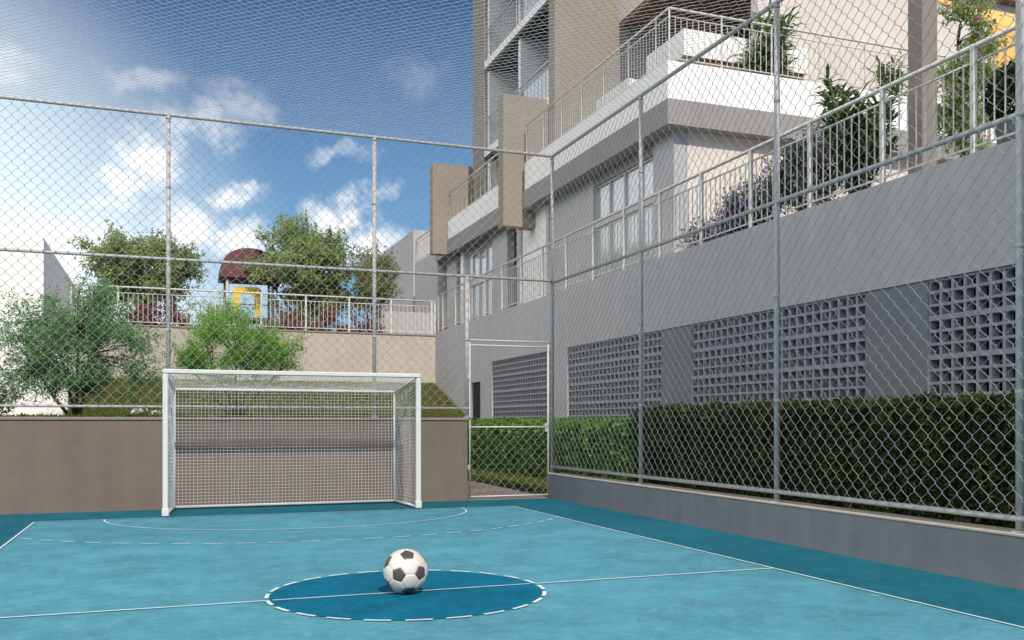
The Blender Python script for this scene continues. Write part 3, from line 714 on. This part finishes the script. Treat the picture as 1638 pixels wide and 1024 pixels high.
for i in range(40):
    x0 = 12.4+i*4.6/40; m.add([(x0, 11.4+.03*(i % 2), 6.9), (x0+4.6/40, 11.4+.03*((i+1) % 2), 6.9), (x0+4.6/40, 11.4, 7.598), (x0, 11.4, 7.598)], [(0, 1, 2, 3)])
m.build('fabric', 'orange_awning', t)
for x in (13.6, 16.9):
    m = MB(); m.tube([(x, 12.5, PT), (x, 12.5, 8.4)], .03, 6); m.build('pole', 'rail_paint', t)

# ------------------------------------------------------------------ plants on the podium
def sh(name, label, cat, c, rad, n, leaf, llen, lw, seed, group=None, k=16, cr=.3, flowers=None, bark='bark_dark', stemz=.3):
    st = [[(0, 0, 0), (.03, .02, stemz*.5), (.05*a, .04*a, stemz)] for a in (-1, 1)]
    return tree(name, label, cat, c, st, ell_clumps((0, 0, stemz+rad[2]*.6), rad, k, cr, seed, -.8), leaf, n, llen, lw, bark, .03, group=group, flowers=flowers, twig=3)
sh('lavender_bush', 'purple flowered bush behind the balustrade, left end of the row', 'shrub', (8.6, 13.3, PT), (.3, .8, .32), 12000, 'leaf_box', .06, .02, 3, 'purple flowered bushes behind the balustrade', 14, .26, ('petal_purple', 900, .06), stemz=.12)
sh('lavender_bush', 'purple flowered bush behind the balustrade, middle of the row', 'shrub', (8.6, 12.2, PT), (.3, .65, .44), 14000, 'leaf_box', .06, .02, 4, 'purple flowered bushes behind the balustrade', 16, .28, ('petal_purple', 900, .06), stemz=.15)
sh('lavender_bush', 'dark purple flowered bush beside the leafy palm like plant', 'shrub', (8.6, 11.2, PT), (.3, .6, .62), 14000, 'leaf_box', .06, .02, 5, 'purple flowered bushes behind the balustrade', 16, .30, ('petal_purple', 900, .06), stemz=.2)
def spiky(name, label, c, n_stem, hgt, spread, leaf, L_, Wd, seed, per=46, group=None):
    rd = random.Random(seed); t = thing(name, label, 'plant', c, group); m = MB(); lf = MB()
    for s in range(n_stem):
        a = rd.uniform(0, 6.28); top = Vector((math.cos(a)*spread*rd.uniform(.2, 1), math.sin(a)*spread*rd.uniform(.2, 1), hgt*rd.uniform(.45, 1)))
        base = Vector(c); m.tube([base, base+Vector((top.x*.4, top.y*.4, top.z*.5)), base+top], [.03, .022, .014], 6)
        for k in range(per):
            u = rd.uniform(.35, 1.05); p = base+Vector((top.x*u*u, top.y*u*u, top.z*u)); ph = rd.uniform(0, 6.28); el = rd.uniform(.0, 1.1)
            d = Vector((math.cos(ph)*math.cos(el), math.sin(ph)*math.cos(el), math.sin(el))); w = d.cross(Vector((0, 0, 1))).normalized()*Wd/2; l = L_*rd.uniform(.6, 1.2)
            q1 = p+d*l*.55; q2 = p+d*l-Vector((0, 0, l*.22))
            lf.add([p-w*.5, q1-w, q2, q1+w, p+w*.5], [(0, 1, 3, 4), (1, 2, 3)])
    m.build('stems', 'bark', t); lf.build('leaves', leaf, t); return t
spiky('leafy_plant', 'large leafy plant with upright shoots behind the balustrade, left of the pillar', (8.85, 10.3, PT), 30, 1.75, .62, 'leaf_palm', .27, .05, 11, 75)
spiky('leafy_plant', 'arching plant hanging over the roof terrace railing above the white parapet', (12.7, 17.7, FTp+.05), 16, 2.3, .6, 'leaf_palm', .55, .06, 12, 60)
spiky('leafy_plant', 'small plant on the roof terrace just left of the pillar', (16.3, 17.8, FTp+.05), 11, 1.9, .45, 'leaf_palm', .45, .06, 14, 40)
tree('flowering_tree', 'slender tree with reddish blossom beside the brown pillar', 'tree', (9.35, 9.0, PT), [[(0, 0, 0), (.03, .02, .9), (-.02, .05, 1.9)], [(0, 0, 0), (.08, -.1, .8), (.12, -.15, 1.5)]],
     ell_clumps((.02, -.05, 1.35), (.28, .30, 1.15), 30, .22, 21, -1), 'leaf_tree', 9000, .065, .03, 'bark', .035, flowers=('petal_pink', 160, .06))
t = thing('potted_shrub', 'round dark green shrub in a grey pot at the right end of the balustrade', 'potted plant', (8.65, 7.55, PT))
m = MB(); m.lathe((8.65, 7.55, PT), [(.001, 0), (.17, 0), (.19, .02), (.24, .36), (.25, .38), (.21, .38), (.20, .33), (.001, .33)], 28); m.build('pot', 'pot_grey', t)
m = MB(); d = rng.normal(size=(5200, 3)); d /= np.linalg.norm(d, axis=1)[:, None]
leaf_quads(m, np.array((8.65, 7.55, PT+.68))+d*np.array([.34, .34, .36])*rng.uniform(.7, 1.05, (5200, 1)), .055, .03); m.build('foliage', 'leaf_box', t)

# ------------------------------------------------------------------ garden trees behind the goal wall
GZ = 1.18
stems = [[(.0, 0, 0), (-.10, .05, .5), (-.22, .05, 1.1)], [(.02, 0, 0), (.12, -.05, .55), (.2, 0, 1.2)], [(0, .02, 0), (-.35, .05, .45), (-.6, .1, .9)], [(0, 0, 0), (.0, .1, .7), (.02, .1, 1.5)]]
cl = ell_clumps((.0, 0, 1.25), (1.4, .9, .85), 44, .31, 31, -.9)+ell_clumps((0, -.1, 1.2), (.7, .4, .5), 14, .32, 33, -1)+ell_clumps((.0, 0, 2.05), (.5, .5, .55), 12, .28, 32, -.6)+[(-1.2, 0, .75, .3), (-1.0, -.2, .45, .25), (1.1, .1, .8, .28), (.95, -.2, .45, .2)]
tree('garden_tree', 'deep green many stemmed bush at the left, growing behind the taupe wall', 'tree', (-1.4, 17.6, GZ), stems, cl, 'leaf_deep', 6500, .058, .024, 'bark_dark', .035)
stems = [[(.0, 0, 0), (-.12, .05, .5), (-.4, .05, 1.0)], [(.02, 0, 0), (.15, -.05, .5), (.45, 0, 1.05)], [(0, .02, 0), (.35, .05, .5), (.8, .1, 1.0)], [(0, 0, 0), (.0, .1, .7), (.02, .1, 1.2)], [(0, 0, 0), (-.3, -.1, .4), (-.75, -.1, .95)]]
cl = ell_clumps((.0, 0, 1.35), (1.12, .8, .42), 36, .27, 41, -.7)+ell_clumps((-.2, 0, 1.95), (.55, .4, .3), 8, .24, 42)+ell_clumps((.1, -.1, 1.0), (1.05, .4, .25), 16, .24, 43, -1)
tree('garden_tree', 'fresh green feathery shrub tree directly behind the goal', 'tree', (1.22, 17.6, GZ), stems, cl, 'leaf_fresh', 9000, .055, .017, 'bark_dark', .03)
sh('garden_shrub', 'pale leaved shrub at the far left edge behind the taupe wall', 'shrub', (-2.75, 15.9, GZ), (.6, .5, .45), 5500, 'leaf_pale', .065, .035, 51, None, 20, .26, ('petal_white', 60, .05))
for i, (x, y, lb) in enumerate(((-.35, 14.5, 'white flower clump showing over the taupe wall, left one of the pair'), (-.03, 14.55, 'white flower clump showing over the taupe wall, right one nearest the goal'))):
    t = thing('flower_clump', lb, 'flowers', (x, y, GZ), 'white flowers behind the taupe wall'); m = MB()
    leaf_quads(m, np.array((x, y, GZ+.10))+rng.normal(0, .05, (60, 3)), .09, .02, up=1); m.build('leaves', 'leaf_cover', t)
    m = MB(); leaf_quads(m, np.array((x, y, GZ+.19))+rng.normal(0, 1, (26, 3))*np.array([.055, .03, .02]), .06, .04); m.build('blossom', 'petal_white', t)

# ------------------------------------------------------------------ playground terrace
TZ = 3.9
st = [[(0, 0, 0), (.05, 0, .8), (-.15, 0, 1.7)], [(0, 0, 0), (.1, .05, .8), (.45, .1, 1.6)], [(0, 0, 0), (-.15, .05, .7), (-.7, .1, 1.5)]]
tree('terrace_tree', 'spreading green tree on the playground terrace at the left of the maroon roof', 'tree', (-.65, 32.5, TZ), st,
     ell_clumps((0, 0, 2.35), (1.65, 1.3, 1.15), 60, .36, 61, -.95)+ell_clumps((0, 0, 2.3), (.9, .7, .6), 16, .36, 62, -1)+ell_clumps((-.1, .3, 1.35), (1.35, .6, .4), 14, .32, 63, -1)+[(-1.8, 0, 3.0, .3), (1.75, 0, 2.2, .35), (1.6, 0, 2.9, .3), (-1.5, 0, 2.2, .3)], 'leaf_tree', 3200, .12, .055, 'bark', .08)
st = [[(0, 0, 0), (.0, 0, .7), (-.1, 0, 1.6)], [(0, 0, 0), (.15, .05, .8), (.5, .1, 1.7)], [(0, 0, 0), (-.15, .05, .7), (-.8, .1, 1.6)]]
tree('terrace_tree', 'tall green tree on the playground terrace right of the maroon roof', 'tree', (4.2, 30.9, TZ), st,
     ell_clumps((.1, 0, 2.45), (1.45, 1.2, 1.35), 62, .36, 71, -.95)+ell_clumps((.1, 0, 2.4), (.8, .6, .8), 14, .36, 72, -1)+ell_clumps((.5, .3, 1.3), (1.5, .6, .45), 20, .33, 73, -1)+[(.0, 0, 3.9, .25), (-1.25, 0, 3.3, .28), (-.5, 0, 3.9, .3), (1.3, 0, 3.5, .3), (-1.7, 0, 2.4, .3)], 'leaf_tree', 3200, .12, .055, 'bark', .08)
st = [[(0, 0, 0), (.0, 0, .7), (-.1, 0, 1.3)], [(0, 0, 0), (.15, .05, .6), (.4, .1, 1.2)]]
tree('terrace_tree', 'lower olive green tree beside the grey building, right of the tall tree', 'tree', (6.3, 30.6, TZ), st,
     ell_clumps((0, 0, 1.9), (1.0, .9, 1.0), 34, .38, 81, -.9), 'leaf_olive', 3400, .11, .05, 'bark', .06)
for i, (x, w, lb) in enumerate(((-.25, 1.15, 'dark red shrub behind the balustrade under the left terrace tree'), (5.3, 1.35, 'dark red shrub behind the balustrade under the right terrace trees'), (3.6, .5, 'small reddish shrub beside the yellow play panel'))):
    sh('red_shrub', lb, 'shrub', (x, 29.6, TZ), (w, .4, .42), 5000, 'leaf_red', .09, .04, 90+i, 'red shrubs behind the balustrade', int(14*w)+4, .30, stemz=.1)
sh('terrace_shrub', 'green shrub behind the balustrade left of the yellow play panel', 'shrub', (1.1, 30.4, TZ), (.8, .4, .5), 4200, 'leaf_tree', .09, .04, 97, None, 16, .33, stemz=.2)
sh('terrace_shrub', 'yellowish green shrub behind the balustrade, right of the yellow play panel', 'shrub', (4.0, 30.8, TZ), (.8, .4, .5), 4200, 'leaf_olive', .09, .04, 98, None, 16, .33, stemz=.2)
sh('terrace_shrub', 'pale leaved shrub at the left end of the balustrade', 'shrub', (-1.9, 30.0, TZ), (.5, .4, .6), 4200, 'leaf_pale', .09, .04, 99, None, 12, .33, stemz=.2)
t = thing('playhouse', 'play tower with maroon domed roof and yellow arched panel beyond the balustrade', 'playhouse', (2.6, 31.5, TZ))
py = 31.5
for x, y in ((1.92, py), (3.35, py), (1.92, py+1.2), (3.35, py+1.2)):
    m = MB(); m.tube([(x, y, TZ), (x, y, 6.15)], .05, 10); m.build('post', 'galvanised', t, (x, y, TZ))
m = MB(); n_ = 18; vs = []; fs = []
for i in range(n_+1):
    a = math.pi*i/n_; x = 2.63-.92*math.cos(a); z = 6.05+.82*math.sin(a)**.8 if 0 < i < n_ else 6.05
    vs += [(x, py-.15, z), (x, py+1.35, z)]
    if i: fs.append((2*i-2, 2*i-1, 2*i+1, 2*i))
fs.append(tuple(range(0, 2*n_+2, 2))[::-1]); fs.append(tuple(range(1, 2*n_+2, 2)))
m.add(vs, fs); m.box(1.70, 3.56, py-.17, py+1.37, 5.90, 6.048); m.build('roof', 'maroon_cover', t)
m = MB(); n_ = 14; x0, x1, z0, z1 = 2.08, 2.98, 4.70, 5.62; hw, hc, hz0 = .24, 2.53, 5.0; yf, yb = py-.05, py-.01
outer = []; inner = []
for i in range(n_+1):
    a = math.pi*i/n_; ix, iz = hc-hw*math.cos(a), hz0+.16+hw*math.sin(a)
    ca, sa = -math.cos(a), math.sin(a); s_ = min((x1-x0)/2/max(abs(ca), 1e-6), (z1-hz0-.16)/max(sa, 1e-6)); outer.append((hc+ca*s_, hz0+.16+sa*s_)); inner.append((ix, iz))
for i in range(n_):
    q = [inner[i], outer[i], outer[i+1], inner[i+1]]
    m.add([(a_, yf, z_) for a_, z_ in q]+[(a_, yb, z_) for a_, z_ in q], [(0, 1, 2, 3), (7, 6, 5, 4), (0, 3, 7, 4), (1, 5, 6, 2)])
m.box(x0, hc-hw, yf, yb, z0, hz0+.159); m.box(hc+hw, x1, yf, yb, z0, hz0+.159); m.build('arched_panel', 'yellow_plastic', t)
m = MB(); m.box(1.87, 3.40, py+.0, py+1.2, 4.55, 4.64); m.build('platform', 'wood', t)
m = MB(); m.tube([(1.92, py, 4.95), (1.92, py+1.2, 4.95)], .02, 6); m.tube([(3.35, py, 4.95), (3.35, py+1.2, 4.95)], .02, 6); m.tube([(1.92, py+1.2, 5.2), (3.35, py+1.2, 5.2)], .02, 6); m.build('guard_rail', 'yellow_plastic', t)

# neighbouring buildings at the left
t = thing('neighbour_house', 'plain pale flat topped building far behind the green bush at the left edge', 'house', (-9, 50, 3.9))
m = MB(); m.box(-16, -4.5, 41.6, 64, 3.0, 8.60); m.build('wall', 'white_plaster', t)
t = thing('garden_wall', 'white wall turned to face the sun, its top shaped to a slope, behind the bush at the far left', 'wall', (-4, 20, 1))  # level receding wall reshaped: turned sunward with sloped top so it is lit
m = MB(); m.add([(x, y, z) for y in (20.0, 20.25) for x, z in ((-7, .9), (-1.75, .9), (-1.75, 2.42), (-2.27, 2.84), (-2.91, 3.38), (-7, 6.8))], [(0, 1, 2, 3, 4, 5), (11, 10, 9, 8, 7, 6), (1, 7, 8, 2), (2, 8, 9, 3), (3, 9, 10, 4), (4, 10, 11, 5)])
m.build('wall', 'white_plaster', t)
spiky('leafy_plant', 'green plant showing through the narrow passage under the balcony slab', (11.6, 28.0, PT), 12, 2.9, .6, 'leaf_palm', .45, .07, 15, 50)
